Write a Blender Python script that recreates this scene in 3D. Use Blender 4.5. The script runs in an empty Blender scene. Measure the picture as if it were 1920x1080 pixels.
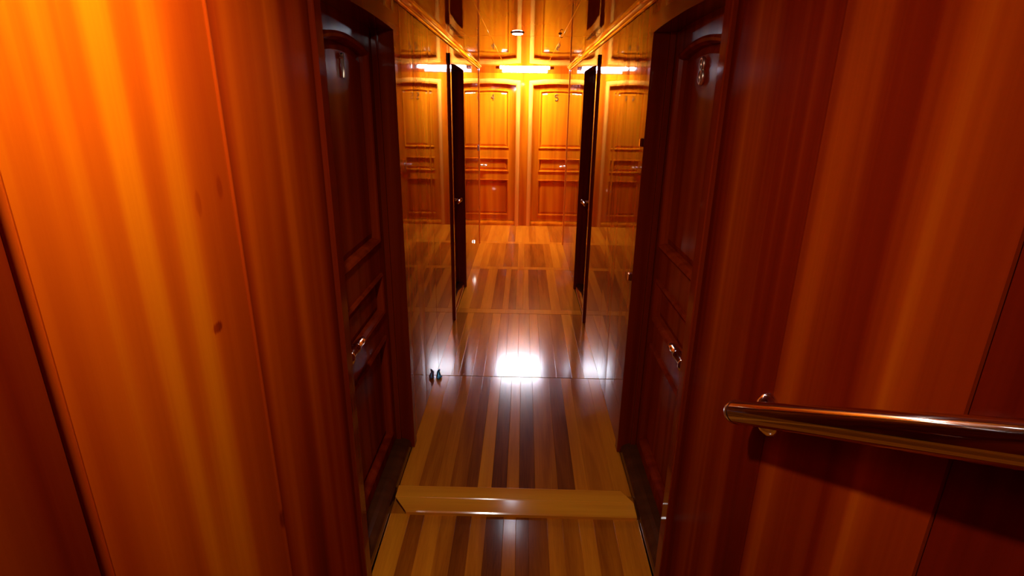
import bpy, bmesh, math, random
from mathutils import Vector, Matrix
random.seed(7)
S = bpy.context.scene
COL = S.collection

# ------------------------------------------------------------------ dimensions (metres)
XL, XR = -0.49, 0.465          # faces of the two corridor walls
ZC = 1.90                      # corridor ceiling
ZT = 1.985                     # higher ceiling of the far cross passage
Y0, YT, YB = -1.6, 6.05, 7.05  # behind the camera, end of the corridor walls, back wall
DOOR_A = 0.365                 # half width of a door opening
CAS = 0.05                     # casing width
DOOR_Y = (1.75, 4.09)

# ------------------------------------------------------------------ mesh helper
class MB:
    def __init__(s): s.v, s.f, s.t, s.sm = [], [], [], []
    def add(s, vs, fs, tone=.5, smooth=False):
        b = len(s.v); s.v += [tuple(v) for v in vs]
        for i, f in enumerate(fs):
            s.f.append([b + k for k in f]); s.t.append(tone)
            s.sm.append(smooth if isinstance(smooth, bool) else smooth[i])
    def box(s, lo, hi, ch=.002, tone=.5):
        lo, hi = list(lo), list(hi)
        ch = min([ch] + [(hi[i] - lo[i]) * .45 for i in range(3)])
        vs, idx = [], {}
        for c in range(8):
            sg = [(c >> i) & 1 for i in range(3)]
            for a in range(3):
                p = []
                for i in range(3):
                    base = hi[i] if sg[i] else lo[i]
                    if i != a: base += -ch if sg[i] else ch
                    p.append(base)
                idx[(c, a)] = len(vs); vs.append(p)
        fs = []
        for a in range(3):
            o1, o2 = [i for i in range(3) if i != a]
            for sd in (0, 1):
                base = sd << a
                cs = [base, base | 1 << o1, base | 1 << o1 | 1 << o2, base | 1 << o2]
                fs.append([idx[(c, a)] for c in cs])
            for k in range(4):      # edges along a
                c0 = ((k & 1) << o1) | ((k >> 1) << o2); c1 = c0 | 1 << a
                fs.append([idx[(c0, o1)], idx[(c1, o1)], idx[(c1, o2)], idx[(c0, o2)]])
        for c in range(8): fs.append([idx[(c, 0)], idx[(c, 1)], idx[(c, 2)]])
        s.add(vs, fs, tone)
    def prism(s, poly, y0, y1, tone=.5):      # polygon in x-z, extruded along y
        n = len(poly)
        vs = [(x, y0, z) for x, z in poly] + [(x, y1, z) for x, z in poly]
        fs = [list(range(n)), list(range(2 * n - 1, n - 1, -1))]
        fs += [[i, (i + 1) % n, n + (i + 1) % n, n + i] for i in range(n)]
        s.add(vs, fs, tone)
    def sweep(s, poly, prof, cap=False, tone=.5, smooth=False):   # closed polygon in x-z (counter clockwise), profile of (inset, y)
        n = len(poly); vs = []
        P = [Vector(p) for p in poly]; off = []
        for i in range(n):
            d0 = (P[i] - P[i - 1]).normalized(); d1 = (P[(i + 1) % n] - P[i]).normalized()
            n0 = Vector((-d0.y, d0.x)); n1 = Vector((-d1.y, d1.x))
            off.append((n0 + n1) / max(.2, 1 + n0.dot(n1)))
        for d, y in prof:
            for i in range(n):
                q = P[i] + off[i] * d; vs.append((q.x, y, q.y))
        fs = []
        for k in range(len(prof) - 1):
            for i in range(n):
                j = (i + 1) % n
                fs.append([k * n + i, k * n + j, (k + 1) * n + j, (k + 1) * n + i])
        if cap: fs.append([(len(prof) - 1) * n + i for i in range(n)])
        s.add(vs, fs, tone, smooth)
    def tube(s, pts, r, n=14, tone=.5, caps=True, closed=False):
        pts = [Vector(p) for p in pts]; m = len(pts)
        rs = r if isinstance(r, (list, tuple)) else [r] * m
        vs, fs = [], []; up = None
        for i in range(m):
            a = pts[(i - 1) % m] if closed or i else pts[0]
            b = pts[(i + 1) % m] if closed or i < m - 1 else pts[-1]
            d = (b - a).normalized()
            if up is None: up = Vector((0, 0, 1)) if abs(d.z) < .9 else Vector((1, 0, 0))
            u = (up - d * up.dot(d)).normalized(); w = d.cross(u); up = u
            for k in range(n):
                t = 2 * math.pi * k / n
                vs.append(pts[i] + (u * math.cos(t) + w * math.sin(t)) * rs[i])
        for i in range(m if closed else m - 1):
            i2 = (i + 1) % m
            for k in range(n):
                fs.append([i * n + k, i * n + (k + 1) % n, i2 * n + (k + 1) % n, i2 * n + k])
        sm = [True] * len(fs)
        if caps and not closed:
            fs.append(list(range(n))); fs.append([(m - 1) * n + k for k in range(n)]); sm += [False, False]
        s.add(vs, fs, tone, sm)
    def lathe(s, origin, axis, prof, n=28, tone=.5):     # profile of (distance along axis, radius)
        d = Vector(axis).normalized(); o = Vector(origin)
        up = Vector((0, 0, 1)) if abs(d.z) < .9 else Vector((1, 0, 0))
        u = (up - d * up.dot(d)).normalized(); w = d.cross(u)
        vs, fs = [], []
        for h, r in prof:
            for k in range(n):
                t = 2 * math.pi * k / n
                vs.append(o + d * h + (u * math.cos(t) + w * math.sin(t)) * max(r, 1e-4))
        for i in range(len(prof) - 1):
            for k in range(n):
                fs.append([i * n + k, i * n + (k + 1) % n, (i + 1) * n + (k + 1) % n, (i + 1) * n + k])
        sm = [True] * len(fs)
        fs.append(list(range(n))); fs.append([(len(prof) - 1) * n + k for k in range(n)]); sm += [False, False]
        s.add(vs, fs, tone, sm)
    def board(s, xf, sgn, y0, y1, z0, z1, cup=.0004, tone=.5, th=.014, ch=.0025):
        """upright wall board: face at xf looking to sgn, slightly crowned across its width"""
        N = 12; prof = [(y0 + .0006, xf - sgn * th), (y0 + .0006, xf - sgn * ch)]
        tilt = random.uniform(-.0006, .0006)
        for k in range(N + 1):
            t = k / N; prof.append((y0 + ch + (y1 - y0 - 2 * ch) * t, xf + sgn * (cup * (1 - (2 * t - 1) ** 2) + tilt * (t - .5))))
        prof += [(y1 - .0006, xf - sgn * ch), (y1 - .0006, xf - sgn * th)]
        n = len(prof)
        vs = [(x, y, z0) for y, x in prof] + [(x, y, z1) for y, x in prof]
        fs = [[i, i + 1, n + i + 1, n + i] for i in range(n - 1)]
        sm = [2 <= i < n - 3 for i in range(n - 1)]
        fs += [[n - 1, 0, n, 2 * n - 1], list(range(n)), list(range(n, 2 * n))]; sm += [False] * 3
        s.add(vs, fs, tone, sm)
    def build(s, name, mat, parent=None):
        me = bpy.data.meshes.new(name)
        me.from_pydata(s.v, [], s.f)
        at = me.attributes.new('tone', 'FLOAT', 'FACE')
        at.data.foreach_set('value', s.t)
        me.polygons.foreach_set('use_smooth', s.sm)
        bm = bmesh.new(); bm.from_mesh(me); bmesh.ops.recalc_face_normals(bm, faces=bm.faces)
        for e_ in bm.edges: e_.smooth = all(q.smooth for q in e_.link_faces)
        bm.to_mesh(me); bm.free()
        me.materials.append(mat)
        o = bpy.data.objects.new(name, me); COL.objects.link(o)
        if parent: o.parent = parent
        return o

def tag(o, label, cat, group=None, kind=None):
    o['label'] = label; o['category'] = cat
    if group: o['group'] = group
    if kind: o['kind'] = kind
    return o
def empty(name, loc=(0, 0, 0), rz=0):
    o = bpy.data.objects.new(name, None); COL.objects.link(o)
    o.location = loc; o.rotation_euler = (0, 0, rz); o.empty_display_size = .1
    return o

# ------------------------------------------------------------------ materials
def nodes(name):
    m = bpy.data.materials.new(name); m.use_nodes = True
    nt = m.node_tree; return m, nt, nt.nodes['Principled BSDF'], nt.nodes.new, nt.links.new
def wood(name, ramp, grain='Z', bands=9., k=(1., .55, .30), coat_r=.04, rough=.42, stretch=.05, spots=(), bump=.03, coat=1., wob=.0, stripe=None):
    """varnished timber. ramp: colours from dark to light; k: weights of board tone, figure and fine grain"""
    m, nt, P, N, L = nodes(name)
    tc = N('ShaderNodeTexCoord')
    def mapped(sc, st, off=0):
        mp = N('ShaderNodeMapping'); v = [sc, sc, sc]; v['XYZ'.index(grain)] = sc * st
        mp.inputs['Scale'].default_value = v; mp.inputs['Location'].default_value = (off, off * .7, off * .3)
        L(tc.outputs['Object'], mp.inputs['Vector']); return mp.outputs['Vector']
    def noise(vec, detail, dist, rough_=.5):
        n = N('ShaderNodeTexNoise'); n.inputs['Scale'].default_value = 1; n.inputs['Detail'].default_value = detail
        n.inputs['Distortion'].default_value = dist; n.inputs['Roughness'].default_value = rough_
        L(vec, n.inputs['Vector']); return n.outputs['Fac']
    def math_(op, a, b):
        n = N('ShaderNodeMath'); n.operation = op
        for i, q in enumerate((a, b)):
            if isinstance(q, (int, float)): n.inputs[i].default_value = q
            else: L(q, n.inputs[i])
        return n.outputs[0]
    fig = noise(mapped(bands, stretch), 2.5, .5)
    fine = noise(mapped(bands * 14, stretch * .35, 3.1), 4, 0, .65)
    at = N('ShaderNodeAttribute'); at.attribute_type = 'GEOMETRY'; at.attribute_name = 'tone'
    f = math_('MULTIPLY', math_('SUBTRACT', at.outputs['Fac'], .5), k[0])
    f = math_('ADD', f, math_('MULTIPLY', math_('SUBTRACT', fig, .5), k[1] * 2))
    f = math_('ADD', f, math_('MULTIPLY', math_('SUBTRACT', fine, .5), k[2]))
    f = math_('ADD', f, .5)
    for (sx, sy, sz), r, amt, zst in spots:
        d = N('ShaderNodeVectorMath'); d.operation = 'SUBTRACT'; L(tc.outputs['Object'], d.inputs[0]); d.inputs[1].default_value = (sx, sy, sz)
        d2 = N('ShaderNodeVectorMath'); d2.operation = 'MULTIPLY'; L(d.outputs[0], d2.inputs[0]); d2.inputs[1].default_value = (1 / r, 1 / r, 1 / (r * zst))
        ln = N('ShaderNodeVectorMath'); ln.operation = 'LENGTH'; L(d2.outputs[0], ln.inputs[0])
        mr = N('ShaderNodeMapRange'); mr.interpolation_type = 'SMOOTHSTEP'
        L(math_('ADD', ln.outputs['Value'], math_('MULTIPLY', math_('SUBTRACT', fine, .5), 1.2)), mr.inputs['Value'])
        mr.inputs['From Min'].default_value = .5; mr.inputs['From Max'].default_value = 1.1
        mr.inputs['To Min'].default_value = amt; mr.inputs['To Max'].default_value = 0
        f = math_('SUBTRACT', f, mr.outputs[0])
    cr = N('ShaderNodeValToRGB'); e = cr.color_ramp.elements
    while len(e) < len(ramp): e.new(.5)
    for i, c in enumerate(ramp):
        e[i].position = i / (len(ramp) - 1); e[i].color = (*c, 1)
    L(f, cr.inputs[0]); L(cr.outputs[0], P.inputs['Base Color'])
    P.inputs['Roughness'].default_value = rough
    P.inputs['Specular IOR Level'].default_value = 0
    P.inputs['Coat Weight'].default_value = coat
    P.inputs['Coat Roughness'].default_value = coat_r
    P.inputs['Coat IOR'].default_value = 1.5
    if bump:
        b = N('ShaderNodeBump'); b.inputs['Strength'].default_value = bump; b.inputs['Distance'].default_value = .002
        L(fine, b.inputs['Height']); L(b.outputs[0], P.inputs['Normal'])
    if wob:
        b = N('ShaderNodeBump'); b.inputs['Strength'].default_value = 1; b.inputs['Distance'].default_value = wob
        n2 = N('ShaderNodeTexNoise'); n2.inputs['Scale'].default_value = 5; n2.inputs['Detail'].default_value = 1
        L(tc.outputs['Object'], n2.inputs['Vector'])
        L(n2.outputs['Fac'], b.inputs['Height']); L(b.outputs[0], P.inputs['Coat Normal'])
    return m
def metal(name, col, rough=.12):
    m, nt, P, N, L = nodes(name)
    P.inputs['Base Color'].default_value = (*col, 1); P.inputs['Metallic'].default_value = 1
    n = N('ShaderNodeTexNoise'); n.inputs['Scale'].default_value = 60
    r = N('ShaderNodeMapRange'); L(n.outputs['Fac'], r.inputs[0])
    r.inputs['To Min'].default_value = rough * .6; r.inputs['To Max'].default_value = rough * 1.5
    L(r.outputs[0], P.inputs['Roughness'])
    return m
def glow(name, col, st):
    m, nt, P, N, L = nodes(name)
    P.inputs['Base Color'].default_value = (.8, .8, .8, 1)
    P.inputs['Emission Color'].default_value = (*col, 1); P.inputs['Emission Strength'].default_value = st
    return m
def plain(name, col, rough=.4, coat=0.):
    m, nt, P, N, L = nodes(name)
    n = N('ShaderNodeTexNoise'); n.inputs['Scale'].default_value = 40
    cr = N('ShaderNodeValToRGB'); cr.color_ramp.elements[0].color = (*[c * .8 for c in col], 1); cr.color_ramp.elements[1].color = (*col, 1)
    L(n.outputs['Fac'], cr.inputs[0]); L(cr.outputs[0], P.inputs['Base Color'])
    P.inputs['Roughness'].default_value = rough; P.inputs['Coat Weight'].default_value = coat
    return m

AMBER = [(.125, .007, .0005), (.36, .027, .0008), (.58, .072, .001), (.88, .20, .0015)]
REDDISH = [(.066, .0024, .0004), (.16, .0085, .0006), (.285, .029, .001), (.44, .078, .002)]
M = {}
M['wall_left'] = wood('amber_panel_wood', AMBER, 'Z', 6.5, (1., 1.02, .14), coat=.05, stretch=.035, coat_r=.25, spots=[
    ((XL, .795, 1.5 - .345), .015, .42, .7), ((XL, .80, 1.5 - .145), .009, .13, 2.4), ((XL, .865, 1.5 - .13), .009, .13, 2.4), ((XL, .90, 1.5 - .82), .010, .3, 3)])
M['wall_right'] = wood('red_panel_wood', REDDISH, 'Z', 9, (1., .74, .16), coat=.06, stretch=.03, coat_r=.22)
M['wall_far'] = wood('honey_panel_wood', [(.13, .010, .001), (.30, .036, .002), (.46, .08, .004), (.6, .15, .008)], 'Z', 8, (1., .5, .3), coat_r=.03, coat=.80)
M['door'] = wood('mahogany_door_wood', [(.09, .004, .0006), (.21, .012, .001), (.36, .030, .002), (.5, .06, .003)], 'Z', 14, (1., .5, .25), coat_r=.20, coat=.24)
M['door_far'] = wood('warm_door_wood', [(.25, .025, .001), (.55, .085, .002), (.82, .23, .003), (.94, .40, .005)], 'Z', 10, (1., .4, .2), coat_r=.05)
M['frame'] = wood('dark_frame_wood', [(.07, .004, .0006), (.16, .009, .001), (.27, .022, .002), (.38, .05, .003)], 'Z', 14, (1., .4, .2), coat_r=.06, coat=.8)
M['ceiling'] = wood('ceiling_panel_wood', [(.22, .03, .002), (.5, .09, .004), (.7, .16, .008), (.85, .26, .012)], 'Y', 8, (1., .45, .2), coat_r=.03, coat=.85, wob=.0004)
M['ceiling_satin'] = wood('satin_ceiling_wood', [(.22, .03, .002), (.5, .09, .004), (.7, .16, .008), (.85, .26, .012)], 'Y', 8, (1., .45, .2), coat_r=.45, coat=.3, rough=.6)
M['trim'] = wood('light_moulding_wood', [(.35, .07, .008), (.6, .16, .02), (.8, .28, .04), (.9, .42, .08)], 'Y', 16, (1., .4, .4))
M['trim_z'] = wood('lamplit_tone_wood', [(.30, .05, .004), (.55, .12, .01), (.75, .22, .02), (.9, .36, .04)], 'Z', 16, (1., .4, .4))  # pale tones stand in for lamp sheen on architraves and corner beads
M['floor'] = wood('striped_floor_wood', [(.11, .018, .002), (.35, .075, .004), (.68, .185, .007), (.92, .31, .011)], 'Y', 16, (.95, .30, .30), coat_r=.145, coat=.9, stretch=.07, wob=.00025)
M['sill'] = wood('dark_sill_wood', [(.03, .008, .003), (.07, .018, .005), (.12, .03, .008), (.2, .05, .01)], 'Y', 14, (1., .4, .3), coat_r=.08)
M['thresh'] = wood('golden_threshold_wood', [(.5, .12, .006), (.8, .24, .012), (.95, .34, .018), (.98, .42, .02)], 'X', 14, (1., .5, .35), coat_r=.12)
M['chrome'] = metal('polished_chrome', (.80, .78, .76), .10)
M['steel'] = metal('polished_steel_rail', (.45, .36, .27), .08)
M['brass'] = metal('polished_brass', (.95, .85, .62), .30)
M['oldbrass'] = metal('dull_brass', (.28, .16, .05), .45)
M['tube'] = glow('fluorescent_diffuser', (.90, .95, 1.10), 130)
M['spot'] = glow('downlight_lens', (1.0, .97, .92), 680)
M['spot_dim'] = glow('small_downlight_lens', (.90, .95, 1.10), 90)
M['foot'] = glow('foot_light_lens', (1.0, .95, .85), 60)
M['white'] = plain('white_enamel', (.75, .75, .73), .3, .5)
M['blue'] = metal('blue_foil', (.16, .62, 1.0), .42)
M['redcap'] = wood('lamp_housing_wood', REDDISH, 'X', 14, (1., .4, .2))

# ------------------------------------------------------------------ setting: floor
def floor():
    b = MB()
    b.box((-1.45, Y0, -.26), (1.45, 1.70, -.17), 0); b.box((-1.45, 1.70, -.26), (1.45, YB + .1, -.012), 0)
    W = XR - XL
    def section(y0, y1, bounds, tones, x0=XL, w=W):
        for i, t in enumerate(tones):
            b.box((x0 + w * bounds[i], y0, -.02), (x0 + w * bounds[i + 1], y1, random.uniform(-.0002, .0002)), .0011, t)
    A = ([0, .08, .14, .21, .27, .33, .39, .46, .51, .56, .635, .695, .76, .82, .9, 1], [.75, .3, .65, .5, .15, .5, .1, .5, .2, .3, .6, .5, .7, .4, .7])
    B = ([0, .084, .16, .22, .29, .34, .40, .466, .52, .59, .69, .765, .82, .93, 1], [.75, .5, .6, .35, .2, .82, .08, .6, .1, .42, .12, .75, .58, .65])
    Cc = ([0, .09, .14, .22, .29, .355, .42, .5, .58, .645, .74, .835, .91, 1], [.55, .85, .45, .4, .8, .4, .6, .5, .85, .3, .3, .9, .5])
    D = ([0, .09, .18, .27, .36, .41, .47, .53, .58, .67, .76, .84, .92, 1], [.95, .5, .8, .32, .75, .35, .7, .75, .25, .35, .85, .6, .62])
    E_ = ([0, .08, .16, .24, .32, .4, .47, .54, .61, .68, .76, .84, .92, 1], [.9, .75, .55, .7, .42, .45, .8, .5, .42, .45, .65, .95, .8])
    nA = len(b.v); section(Y0, 1.69, *A)
    b.v[nA:] = [(x, y, z - .045 * max(0, 1.69 - y)) for x, y, z in b.v[nA:]]   # this first stretch dips slightly towards the viewpoint
    section(1.82, 2.82, *B); section(2.825, 3.84, *Cc)
    section(3.935, 5.02, *D); section(5.11, 6.06, *E_)
    for y0, y1, t in ((3.842, 3.933, .8), (5.022, 5.108, .8), (6.062, 6.148, .85)):
        b.box((XL, y0, -.02), (XR, y1, .0004), .0012, t)
    n = 34
    section(6.15, YB + .08, [i / n for i in range(n + 1)], [random.choice((.95, .85, .7, .55, .9)) for _ in range(n)], -1.4, 2.8)
    for sx, xe in ((-1.4, XL), (XR, 1.4)):
        section(6.06, 6.15, [0, 1], [.8], sx, xe - sx)
    return tag(b.build('floor', M['floor']), 'glossy striped plank floor of light and dark timber running down the corridor', 'floor', kind='structure')
floor()

# threshold bar across the floor
b = MB()
b.prism([(0, 0), (.135, 0), (.135, .010), (.120, .016), (.062, .016), (.012, .004)], 0, 1)   # built along y, turned below
th = MB()
prof = [(1.685, -.006), (1.685, .012), (1.690, .016), (1.754, .0215), (1.757, .0195), (1.760, .022), (1.822, .024), (1.828, .020), (1.828, -.004)]
inset = lambda y: .0 if y > 1.757 else .055 * (1.757 - y) / .07
inset2 = lambda y: .0 if y < 1.757 else .055 * (y - 1.757) / .07
def row(y, z): return [(XL + .005 + max(inset(y), inset2(y) * .0), y, z), (XR - .005 - max(inset2(y), 0) * .8, y, z)]
vs = []
for y, z in prof: vs += row(y, z)
fs = [[2 * i, 2 * i + 1, 2 * i + 3, 2 * i + 2] for i in range(len(prof) - 1)]
n = len(prof)
fs += [[2 * i for i in range(n)], [2 * i + 1 for i in range(n)], [0, 1, 2 * n - 1, 2 * n - 2]]
th.add(vs, fs, .5)
tag(th.build('trim_1', M['thresh']), 'low golden wooden threshold bar crossing the plank floor between the two nearest doors', 'threshold', kind='structure')

# ------------------------------------------------------------------ setting: walls
def spans(openings):   # y ranges between the door casings
    out = []; y = None
    return out
def corridor_wall(name, xf, sgn, mats, near, mid, far, label):
    root = empty(name); tag(root, label, 'wall', kind='structure')
    def part(nm, mat, segs, z0=0.0, z1=ZC + .01, cup=.0006):
        m = MB()
        for (y0, y1, t) in segs: m.board(xf, sgn, y0, y1, z0, z1, cup, t)
        return m.build(nm, mat, root)
    part('near_panelling', mats[0], near)
    part('middle_panelling', mats[1], mid)
    part('far_panelling', mats[1], far)
    # boards over the doors and the carcass behind
    m = MB()
    for c in DOOR_Y: m.board(xf, sgn, c - DOOR_A - CAS, c + DOOR_A + CAS, 1.815, ZC + .01, .0002, .45)
    m.build('over_door_panel', mats[1], root)
    m = MB(); xb0, xb1 = sorted((xf - sgn * .0145, xf - sgn * .16))
    ys = [.47] + [q for c in DOOR_Y for q in (c - DOOR_A - CAS, c + DOOR_A + CAS)] + [YT]
    for i in range(0, len(ys), 2): m.box((xb0, ys[i], 0), (xb1, ys[i + 1], ZC + .01), 0, .3)
    for c in DOOR_Y:
        m.box((xb0, c - DOOR_A - CAS, 1.815), (xb1, c + DOOR_A + CAS, ZC + .01), 0, .3)
        q0, q1 = sorted((xf - sgn * .14, xf - sgn * .16)); m.box((q0, c - DOOR_A - CAS, 0), (q1, c + DOOR_A + CAS, 1.815), 0, .2)
    # return at the end of the wall, facing the cross passage
    m.box((min(xf - sgn * .0, xf - sgn * 1.0), YT - .001, 0), (max(xf - sgn * .01, xf - sgn * 1.0), YT + .0, ZC + .01), 0, .4) if False else None
    m.build('carcass', M['frame'], root)
    return root
d1, d2 = DOOR_Y; e = DOOR_A + CAS
corridor_wall('wall_left', XL, 1, (M['wall_left'], M['wall_far']),
              [(.50, .90, .62), (.90, d1 - e, .30)],  # second board toned darker to paint in the falloff of light
              [(d1 + e, 2.50, .40), (2.50, 2.92, .42), (2.92, d2 - e, .52)],
              [(d2 + e, 5.0, .55), (5.0, 5.5, .6), (5.5, YT - .03, .6)],
              'left corridor wall of tall glossy amber wooden panels')
corridor_wall('wall_right', XR, -1, (M['wall_right'], M['wall_far']),
              [(.50, .885, .52), (.885, d1 - e, .40)],
              [(d1 + e, 2.60, .40), (2.60, 2.93, .45), (2.93, d2 - e, .52)],
              [(d2 + e, 5.0, .5), (5.0, 5.5, .5), (5.5, YT - .03, .55)],
              'right corridor wall of tall glossy red-brown wooden panels')
# set-back red panels beside the camera
for nm, xf, sgn, lab in (('wall_near_left', XL - .003, 1, 'set-back dark red panel at the nearest end of the left wall'),
                         ('wall_near_right', XR + .0003, -1, 'dark red panel at the nearest end of the right wall behind the handrail')):
    m = MB()
    for y0, y1, t in ((-.35, .4895 if sgn > 0 else .4992, .24), (-1.0, -.35, .4), (Y0, -1.0, .45)): m.board(xf, sgn, y0, y1, 0, ZC + .01, .0003, t)
    x0, x1 = sorted((xf - sgn * .0145, xf - sgn * .1)); m.box((x0, Y0, 0), (x1, .469, ZC + .01), 0, .3)
    tag(m.build(nm, M['wall_right']), lab, 'wall', kind='structure')
m = MB(); m.tube([(XL - .0035, .4955, 0), (XL - .0035, .4955, ZC)], .0065, 12, .42)
tag(m.build('trim_2', M['wall_left']), 'thin rounded upright bead where the left wall meets its set-back red panel', 'trim', kind='structure')

m = MB(); m.tube([(XL - .0005, .901, 0), (XL - .0005, .901, ZC)], .0042, 10, .55)
tag(m.build('trim_7', M['wall_left']), 'very thin upright bead covering the seam between the two near panels of the left wall', 'trim', kind='structure')

# back wall behind the doors, cross passage sides, wall behind the camera
m = MB()
def backboard(x0, x1, z0, z1, t): m.box((x0, YB, z0), (x1, YB + .014, z1), .002, t)
BD = (-.40, .39); ba = .29; BC = .055
e2 = ba + BC
xs = [-1.4, BD[0] - e2, BD[0] + e2, BD[1] - e2, BD[1] + e2, 1.4]
for i in (0, 2, 4): backboard(xs[i], xs[i + 1], 0, 1.885, .45 if i != 2 else .38)
for i in (1, 3): backboard(xs[i], xs[i + 1], 1.815, 1.885, .5)
m.box((-1.4, YB + .002, 1.886), (1.4, YB + .014, ZT + .01), .002, .3)
m.box((-1.4, YB + .145, 0), (1.4, YB + .17, ZT + .01), 0, .3)
for i in (0, 2, 4): m.box((xs[i], YB + .0145, 0), (xs[i + 1], YB + .145, ZT + .01), 0, .3)
for i in (1, 3): m.box((xs[i], YB + .0145, 1.816), (xs[i + 1], YB + .145, ZT + .01), 0, .3)
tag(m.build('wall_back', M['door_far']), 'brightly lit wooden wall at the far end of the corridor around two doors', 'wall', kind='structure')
for nm, x0, x1, lab in (('wall_end_left', -1.45, -1.40, 'end wall closing the left arm of the far cross passage'), ('wall_end_right', 1.40, 1.45, 'end wall closing the right arm of the far cross passage')):
    m = MB(); m.box((x0, YT - .3, 0), (x1, YB + .17, ZT + .01), .002, .5)
    tag(m.build(nm, M['wall_far']), lab, 'wall', kind='structure')
for nm, x0, x1, lab in (('wall_return_left', -1.4, XL - .0005, 'left wall return facing the far cross passage'), ('wall_return_right', XR + .0005, 1.4, 'right wall return facing the far cross passage')):
    m = MB(); m.box((x0, YT, 0), (x1, YT + .012, ZT + .01), .002, .5)
    tag(m.build(nm, M['wall_far']), lab, 'wall', kind='structure')
m = MB(); m.box((XL - .13, Y0 - .05, 0), (XR + .13, Y0, ZC + .01), .0, .4)
tag(m.build('wall_front', M['wall_right']), 'wooden wall closing the corridor behind the viewpoint', 'wall', kind='structure')
for nm, x, lab in (('trim_3', XL, 'upright corner bead at the far end of the left wall, toned pale as if lamplit'), ('trim_4', XR, 'upright corner bead at the far end of the right wall, toned pale as if lamplit')):
    m = MB(); sx_ = -1 if x < 0 else 1; m.tube([(x + sx_ * .020, YT - .004, 0), (x + sx_ * .020, YT - .004, ZC)], .029, 24, .8)  # pale tone paints in a bright lamplit band
    tag(m.build(nm, M['trim_z']), lab, 'trim', kind='structure')

# ------------------------------------------------------------------ setting: ceiling and crown mouldings
ceil = empty('ceiling'); tag(ceil, 'glossy amber wooden panel ceiling reflecting the far doors', 'ceiling', kind='structure')
m = MB()
m.box((-1.45, Y0 - .05, ZC + .013), (1.45, YT, ZC + .05), 0); m.box((-1.45, YT - .01, ZT + .013), (1.45, YB + .17, ZT + .05), 0)
m.build('deckhead', M['ceiling_satin'], ceil)
m = MB(); seams = [XL - .13, -.215, .215, XR + .13]
for y0, y1 in ((Y0, .9), (.9, 3.53), (3.53, YT)):
    for i in range(3):
        m.box((seams[i], y0, ZC), (seams[i + 1], y1 - .004, ZC + .014), .0018, random.uniform(.42, .58))
m.build('corridor_panel', M['ceiling'], ceil)
m = MB()
for i in range(4): m.box((-1.4 + .7 * i, YT - .01, ZT), (-.7 + .7 * i, YB + .15, ZT + .014), .0016, .5)
m.box((-1.4, YT - .012, ZC), (1.4, YT, ZT + .014), .002, .5)
m.build('passage_panel', M['ceiling_satin'], ceil)
def crown(name, x, sgn, lab):
    pr = [(0, 0), (0, -.034), (.004, -.036), (.009, -.033), (.012, -.028), (.016, -.027), (.021, -.023), (.024, -.016), (.028, -.014), (.033, -.009), (.034, 0)]
    m = MB(); n = len(pr); vs = []
    for y in (Y0, YT): vs += [(x + sgn * a, y, ZC + c) for a, c in pr]
    m.add(vs, [[i, i + 1, n + i + 1, n + i] for i in range(n - 1)] + [list(range(n)), list(range(n, 2 * n))], .55)
    tag(m.build(name, M['trim']), lab, 'moulding', kind='structure')
crown('trim_5', XL, 1, 'pale beaded moulding along the top of the left wall')
crown('trim_6', XR, -1, 'pale beaded moulding along the top of the right wall')

# ------------------------------------------------------------------ doors
def arch(x0, x1, zs, rise, n=14):       # points from x1 to x0 along a shallow arch
    return [(x1 + (x0 - x1) * i / n, zs + rise * (1 - (2 * i / n - 1) ** 2)) for i in range(n + 1)]
def digit_strokes(ch):
    if ch == '1': return [([(-.010, .022), (0, .037), (0, -.034)], False)]
    if ch == '8':
        lp = lambda cz, rx, rz: [(rx * math.cos(2 * math.pi * i / 20), cz + rz * math.sin(2 * math.pi * i / 20)) for i in range(20)]
        return [(lp(.0175, .014, .0165), True), (lp(-.0185, .017, .0195), True)]
    if ch == '4': return [([(.008, -.036), (.008, .036), (-.020, -.012), (.020, -.012)], False)]
    if ch == '5':
        arc = [(.019 * math.cos(t) - .001, -.014 + .021 * math.sin(t)) for t in [math.radians(a) for a in range(120, -150, -18)]]
        return [([(.017, .036), (-.013, .036), (-.015, .005)] + arc, False)]
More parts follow.
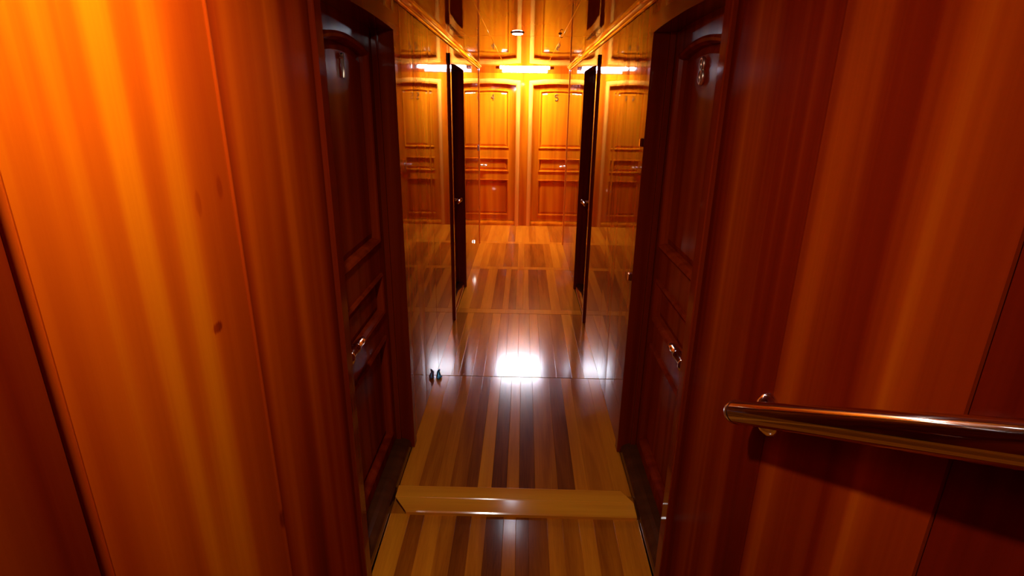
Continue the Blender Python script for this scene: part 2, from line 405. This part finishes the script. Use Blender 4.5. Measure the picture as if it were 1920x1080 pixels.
def make_door(name, loc, rz, a, hs, label, leaf_mat, frame_mat, number=None, lock=.145, hinge=.085, hinges=True, rise=.010, cas=CAS, casing=None):
    """front faces local +y; y=0 is the wall face. hs = +1/-1: side of the handle along local x"""
    root = empty(name, loc, rz); tag(root, label, 'door', kind='structure')
    YF = -.07
    # frame
    m = MB()
    for s in (-1, 1):
        x0, x1 = sorted((s * a, s * (a + cas)))
        m.box((x0, -.125, 0), (x1, .012, 1.815), .003, .5)
        x0, x1 = sorted((s * (a - .014), s * (a + .002)))
        m.box((x0, YF + .001, .05), (x1, YF + .024, 1.77), .003, .45)
    zh = 1.765 - rise; hd = arch(-a, a, zh, rise)
    m.prism([(-a - cas, 1.815), (-a - cas, zh), (-a, zh)] + hd[::-1][1:-1] + [(a, zh), (a + cas, zh), (a + cas, 1.815)], -.124, .0135, .5)
    fr = m.build('door_frame', frame_mat, root)
    if casing:      # rounded architrave around the opening, its pale tone painting in the lamp's sheen
        m = MB()
        path = [(a + cas * .5, 0)] + [(a + cas * .5, zh + .03)] + [(x, z + .03) for x, z in hd[1:-1]] + [(-a - cas * .5, zh + .03), (-a - cas * .5, 0)]
        n2 = len(path); q = []
        pts = [Vector(p_) for p_ in path]
        for i in range(n2):
            d0 = (pts[i] - pts[i - 1]).normalized() if i else (pts[1] - pts[0]).normalized()
            d1_ = (pts[i + 1] - pts[i]).normalized() if i < n2 - 1 else d0
            n0, n1 = Vector((-d0.y, d0.x)), Vector((-d1_.y, d1_.x)); q.append((n0 + n1) / (1 + n0.dot(n1)))
        prf = [(-.027, .010), (-.025, .018), (-.012, .027), (.006, .026), (.022, .016), (.027, .006)]
        vs = []
        for dd, yy in prf:
            for i in range(n2): v_ = pts[i] + q[i] * dd; vs.append((v_.x, yy, v_.y))
        m.add(vs, [[k * n2 + i, k * n2 + i + 1, (k + 1) * n2 + i + 1, (k + 1) * n2 + i] for k in range(len(prf) - 1) for i in range(n2 - 1)], .95, False)
        m.build('architrave', casing, root)
    m = MB()
    prof = [(-.122, .0), (-.122, .05), (-.072, .052), (-.045, .052), (-.03, .048), (-.012, .040), (-.004, .030), (-.002, .015), (-.002, .0)]
    n = len(prof); vs = []
    for x in (-a + .0005, a - .0005): vs += [(x, y, z) for y, z in prof]
    m.add(vs, [[i, i + 1, n + i + 1, n + i] for i in range(n - 1)] + [list(range(n)), list(range(n, 2 * n))], .5)
    m.build('sill', leaf_mat if casing else M['sill'], root)
    # leaf
    lf = MB()
    xa, xb = -a + .003, a - .003
    il, ir = (xa + hinge, xb - lock) if hs > 0 else (xa + lock, xb - hinge)     # panel limits
    zb = .055
    Z = dict(b0=.13, b1=.595, m0=.70, m1=.865, u0=.995, u1=1.672 + (.012 if casing else 0), rise=.012 if casing else .030)
    yb = YF - .036
    lf.box((xa, yb, zb), (il, YF, 1.78), .0015, .45); lf.box((ir, yb, zb), (xb, YF, 1.78), .0015, .45)
    lf.box((il, yb, zb), (ir, YF, Z['b0']), .0015, .5); lf.box((il, yb, Z['b1']), (ir, YF, Z['m0']), .0015, .55)
    lf.box((il, yb, Z['m1']), (ir, YF, Z['u0']), .0015, .55)
    ar = arch(il, ir, Z['u1'], Z['rise'])
    lf.prism([(il, 1.78)] + ar[::-1] + [(ir, 1.78)], yb, YF, .5)
    leaf = lf.build('leaf', leaf_mat, root)
    def panel(nm, poly, t):
        p = MB()
        p.sweep(poly, [(0, YF - .022), (.012, YF - .022), (.040, YF - .012), (.046, YF - .010)], True, t)
        p.sweep(poly, [(-.004, YF), (-.004, YF + .008), (.004, YF + .013), (.012, YF + .009), (.018, YF - .004), (.020, YF - .022)], False, t)
        return p.build(nm, leaf_mat, leaf)
    rect = lambda z0, z1: [(il, z0), (ir, z0), (ir, z1), (il, z1)]
    panel('lower_panel', rect(Z['b0'], Z['b1']), .4)
    panel('middle_panel', rect(Z['m0'], Z['m1']), .5)
    panel('upper_panel', [(il, Z['u0']), (ir, Z['u0'])] + ar, .55)
    # lever handle
    hx = hs * (a - .070); hz = .775
    h = MB()
    h.box((hx - .014, YF, hz - .10), (hx + .014, YF + .004, hz + .05), .0018)
    h.lathe((hx, YF + .003, hz), (0, 1, 0), [(0, .014), (.006, .014), (.010, .010), (.034, .009)])
    h.lathe((hx, YF + .001, hz - .065), (0, 1, 0), [(0, .007), (.005, .007), (.006, .004)])
    hd_ = h.build('handle', M['chrome'], root)
    lv = MB(); y = YF + .046
    lv.lathe((hx, y - .014, hz), (0, 1, 0), [(0, .012), (.006, .018), (.018, .021), (.029, .016), (.034, .004)])
    dx = -hs
    lv.tube([(hx + dx * q, y, hz + dz) for q, dz in ((.0, 0), (.03, .001), (.065, .002), (.068, .002), (.074, .002), (.077, .002), (.11, .001), (.145, -.002), (.155, -.003))],
            [.013, .014, .014, .0165, .0165, .0145, .0145, .012, .005], 14)
    lv.build('lever', M['chrome'], hd_)
    if hinges:
        for z in (.36, .86, 1.40):
            g = MB(); g.tube([(-hs * (a - .004), YF + .006, z - .03), (-hs * (a - .004), YF + .006, z + .03)], .006, 12)
            g.build('hinge', M['chrome'], root)
    if name == 'door_2':
        for z in (1.375, .835):
            g = MB(); g.box((a + .022, .010, z - .016), (a + .046, .022, z + .016), .003); g.build('catch', M['chrome'], root)
    if number:
        nx = (il + ir) / 2; nz = 1.612; nb = MB()
        for pts, closed in digit_strokes(number):
            nb.tube([(nx - x, YF - .003, nz + z) for x, z in pts], .0062, 10, closed=closed)
        nb.build('numeral', M['oldbrass' if casing else 'brass'], root)
    return root
HP = math.pi / 2
make_door('door_1', (XL, DOOR_Y[0], 0), -HP, DOOR_A, 1, 'dark mahogany door with numeral 1 in the left wall nearest the viewpoint', M['door'], M['frame'], '1')
make_door('door_2', (XR, DOOR_Y[0], 0), HP, DOOR_A, -1, 'dark mahogany door with numeral 8 in the right wall nearest the viewpoint', M['door'], M['frame'], '8')
make_door('door_3', (XL, DOOR_Y[1], 0), -HP, DOOR_A, -1, 'dark door deep in its frame in the left wall near the lit far end', M['door'], M['frame'])
make_door('door_4', (XR, DOOR_Y[1], 0), HP, DOOR_A, 1, 'dark door deep in its frame in the right wall near the lit far end', M['door'], M['frame'])
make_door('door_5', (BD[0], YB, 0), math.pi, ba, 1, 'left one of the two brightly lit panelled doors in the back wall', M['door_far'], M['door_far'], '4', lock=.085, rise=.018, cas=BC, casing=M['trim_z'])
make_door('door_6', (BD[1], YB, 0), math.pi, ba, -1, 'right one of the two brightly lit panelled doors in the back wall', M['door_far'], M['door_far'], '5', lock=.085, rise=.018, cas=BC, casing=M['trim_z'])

# ------------------------------------------------------------------ lamps
lamp = empty('ceiling_lamp', (-.008, 6.72, ZT)); tag(lamp, 'long white glowing fluorescent lamp on the ceiling before the back wall', 'lamp')
m = MB(); m.box((-.34, -.080, -.016), (.34, .080, 0), .003); m.build('housing', M['redcap'], lamp)
m = MB()
pr = [(-.060, -.015), (-.060, -.054), (-.054, -.066), (-.042, -.072), (.042, -.072), (.054, -.066), (.060, -.054), (.060, -.015)]
n = len(pr); vs = []
for x in (-.285, .285): vs += [(x, y, z) for y, z in pr]
m.add(vs, [[i, (i + 1) % n, n + (i + 1) % n, n + i] for i in range(n)] + [list(range(n)), list(range(n, 2 * n))], .5)
m.build('diffuser', M['tube'], lamp)
for s in (-1, 1):
    m = MB(); x0, x1 = sorted((s * .286, s * .335)); m.box((x0, -.063, -.075), (x1, .063, -.015), .004); m.build('end_cap', M['redcap'], lamp)
def downlight(x, y, lens, label, r=.036):
    t = empty('downlight', (x, y, ZC)); tag(t, label, 'lamp', 'round ceiling downlights')
    m = MB(); R = r
    m.lathe((0, 0, 0), (0, 0, -1), [(-.012, R + .006), (0, R + .010), (.003, R + .010), (.006, R + .006), (.007, R + .001), (.003, R)], 32); m.build('rim', M['chrome'], t)
    m = MB(); m.lathe((0, 0, 0), (0, 0, -1), [(.003, R), (.0085, R * .97), (.011, R * .7), (.012, R * .1)], 32); m.build('lens', lens, t)
downlight(-.05, 3.38, M['spot_dim'], 'small round white downlight in the middle of the ceiling', .030)
downlight(-.23, .60, M['spot'], 'bright round downlight in the ceiling above the near walls')
# small light low on the left wall
t = empty('foot_light', (XL, 5.28, .205), -HP); tag(t, 'tiny round glowing light low on the left wall beyond the far door', 'lamp')
m = MB(); m.lathe((0, 0, 0), (0, 1, 0), [(-.004, .020), (.004, .020), (.008, .014)]); m.build('rim', M['chrome'], t)
m = MB(); m.lathe((0, .007, 0), (0, 1, 0), [(0, .014), (.003, .012), (.005, .004)]); m.build('lens', M['foot'], t)
# switch plate near the end of the left wall
t = empty('light_switch', (XL, 5.93, 1.075), -HP); tag(t, 'small pale light switch on the left wall just before its far end', 'switch')
m = MB(); m.box((-.02, -.002, -.03), (.02, .008, .03), .002); m.build('plate', M['white'], t)
m = MB(); m.box((-.009, .007, -.014), (.009, .013, .014), .002); m.build('rocker', M['white'], t)
# ceiling hook
t = empty('ceiling_hook', (.195, 3.40, ZC)); tag(t, 'tiny chrome hook screwed into the ceiling right of the small downlight', 'hook')
m = MB(); m.lathe((0, 0, .002), (0, 0, -1), [(0, .010), (.005, .010), (.007, .005)]); m.build('base', M['chrome'], t)
m = MB(); m.tube([(0, 0, -.004), (0, 0, -.014)] + [(.008 - .008 * math.cos(q), 0, -.014 - .008 * math.sin(q)) for q in (.5, 1, 1.6, 2.2, 2.8)], .002, 8); m.build('hook', M['chrome'], t)

# ------------------------------------------------------------------ handrail on the right wall
RX = .408
pa, pb = Vector((RX, .906, 1.5 - .545)), Vector((RX, .383, 1.5 - .255))
d = (pb - pa).normalized()
rail = empty('handrail', (XR, .87, 1.5 - .53)); tag(rail, 'polished metal stair handrail rising towards the viewpoint on the right wall', 'handrail')
def rp(m, nm, mat, parent): 
    o = m.build(nm, mat, parent)
    return o
o0 = Vector(rail.location)
L_ = 1.28; R_ = .0215
m = MB(); m.tube([pa - o0 + d * q for q in (.012, .3, .6, L_)], R_, 32); m.build('rail_tube', M['steel'], rail)
for q0, sg in ((.012, -1), (L_, 1)):
    m = MB(); m.lathe(pa - o0 + d * q0, d * sg, [(-.010, R_ + .0012), (.000, R_ + .0014), (.004, R_), (.009, R_ * .80), (.012, R_ * .45), (.013, .001)], 28)
    m.build('end_cap', M['chrome'], rail)
for q in (.030, 1.05):
    c = pa + d * q - o0
    m = MB(); wx = XR - o0.x
    m.lathe((wx, c.y, c.z - .004), (-1, 0, 0), [(-.002, .041), (.004, .041), (.012, .037), (.019, .028), (.024, .017), (.026, .011)], 36)
    br = m.build('bracket', M['chrome'], rail)
    m = MB(); m.tube([(wx - .015, c.y, c.z - .004), (wx - .030, c.y, c.z - .006), (c.x, c.y, c.z - .008)], .010, 16); m.build('arm', M['chrome'], br)

# blue scrap in the corner
m = MB()
random.seed(3)
pts = [(0, 0, .002), (.006, .010, .016), (.002, .020, .034), (.010, .016, .052)]
m.tube(pts, [.010, .013, .009, .004], 9)
m.tube([(.004, -.012, .003), (.014, .004, .012), (.020, .018, .006)], [.006, .009, .004], 8)
o = m.build('plastic_scrap', M['blue']); o.location = (XL + .016, 2.78, 0)
tag(o, 'crumpled bright blue scrap lying where the floor joint meets the left wall', 'scrap')

# ------------------------------------------------------------------ world, camera, view
w = bpy.data.worlds.new('World'); S.world = w; w.use_nodes = True
w.node_tree.nodes['Background'].inputs[0].default_value = (0, 0, 0, 1)
cam = bpy.data.cameras.new('Camera'); co = bpy.data.objects.new('Camera', cam); COL.objects.link(co)
cam.sensor_width = 36; cam.sensor_fit = 'HORIZONTAL'; cam.lens = 1010 / 1920 * 36; cam.clip_start = .02
f, cx, cy = 1010., 960., 540.
yv = Vector(((984 - cx) / f, -(200 - cy) / f, -1)).normalized()
zv = -Vector(((920 - cx) / f, -(3500 - cy) / f, -1)); zv = (zv - yv * yv.dot(zv)).normalized()
xv = yv.cross(zv)
co.matrix_world = Matrix((xv, yv, zv)).to_4x4()
co.location = (0, 0, 1.5)
S.camera = co
S.view_settings.view_transform = 'Standard'; S.view_settings.look = 'None'
S.view_settings.exposure = 0; S.view_settings.gamma = 1; S.view_settings.use_curve_mapping = False
S.cycles.max_bounces = 10; S.cycles.diffuse_bounces = 6; S.cycles.glossy_bounces = 8
S.cycles.sample_clamp_indirect = 12
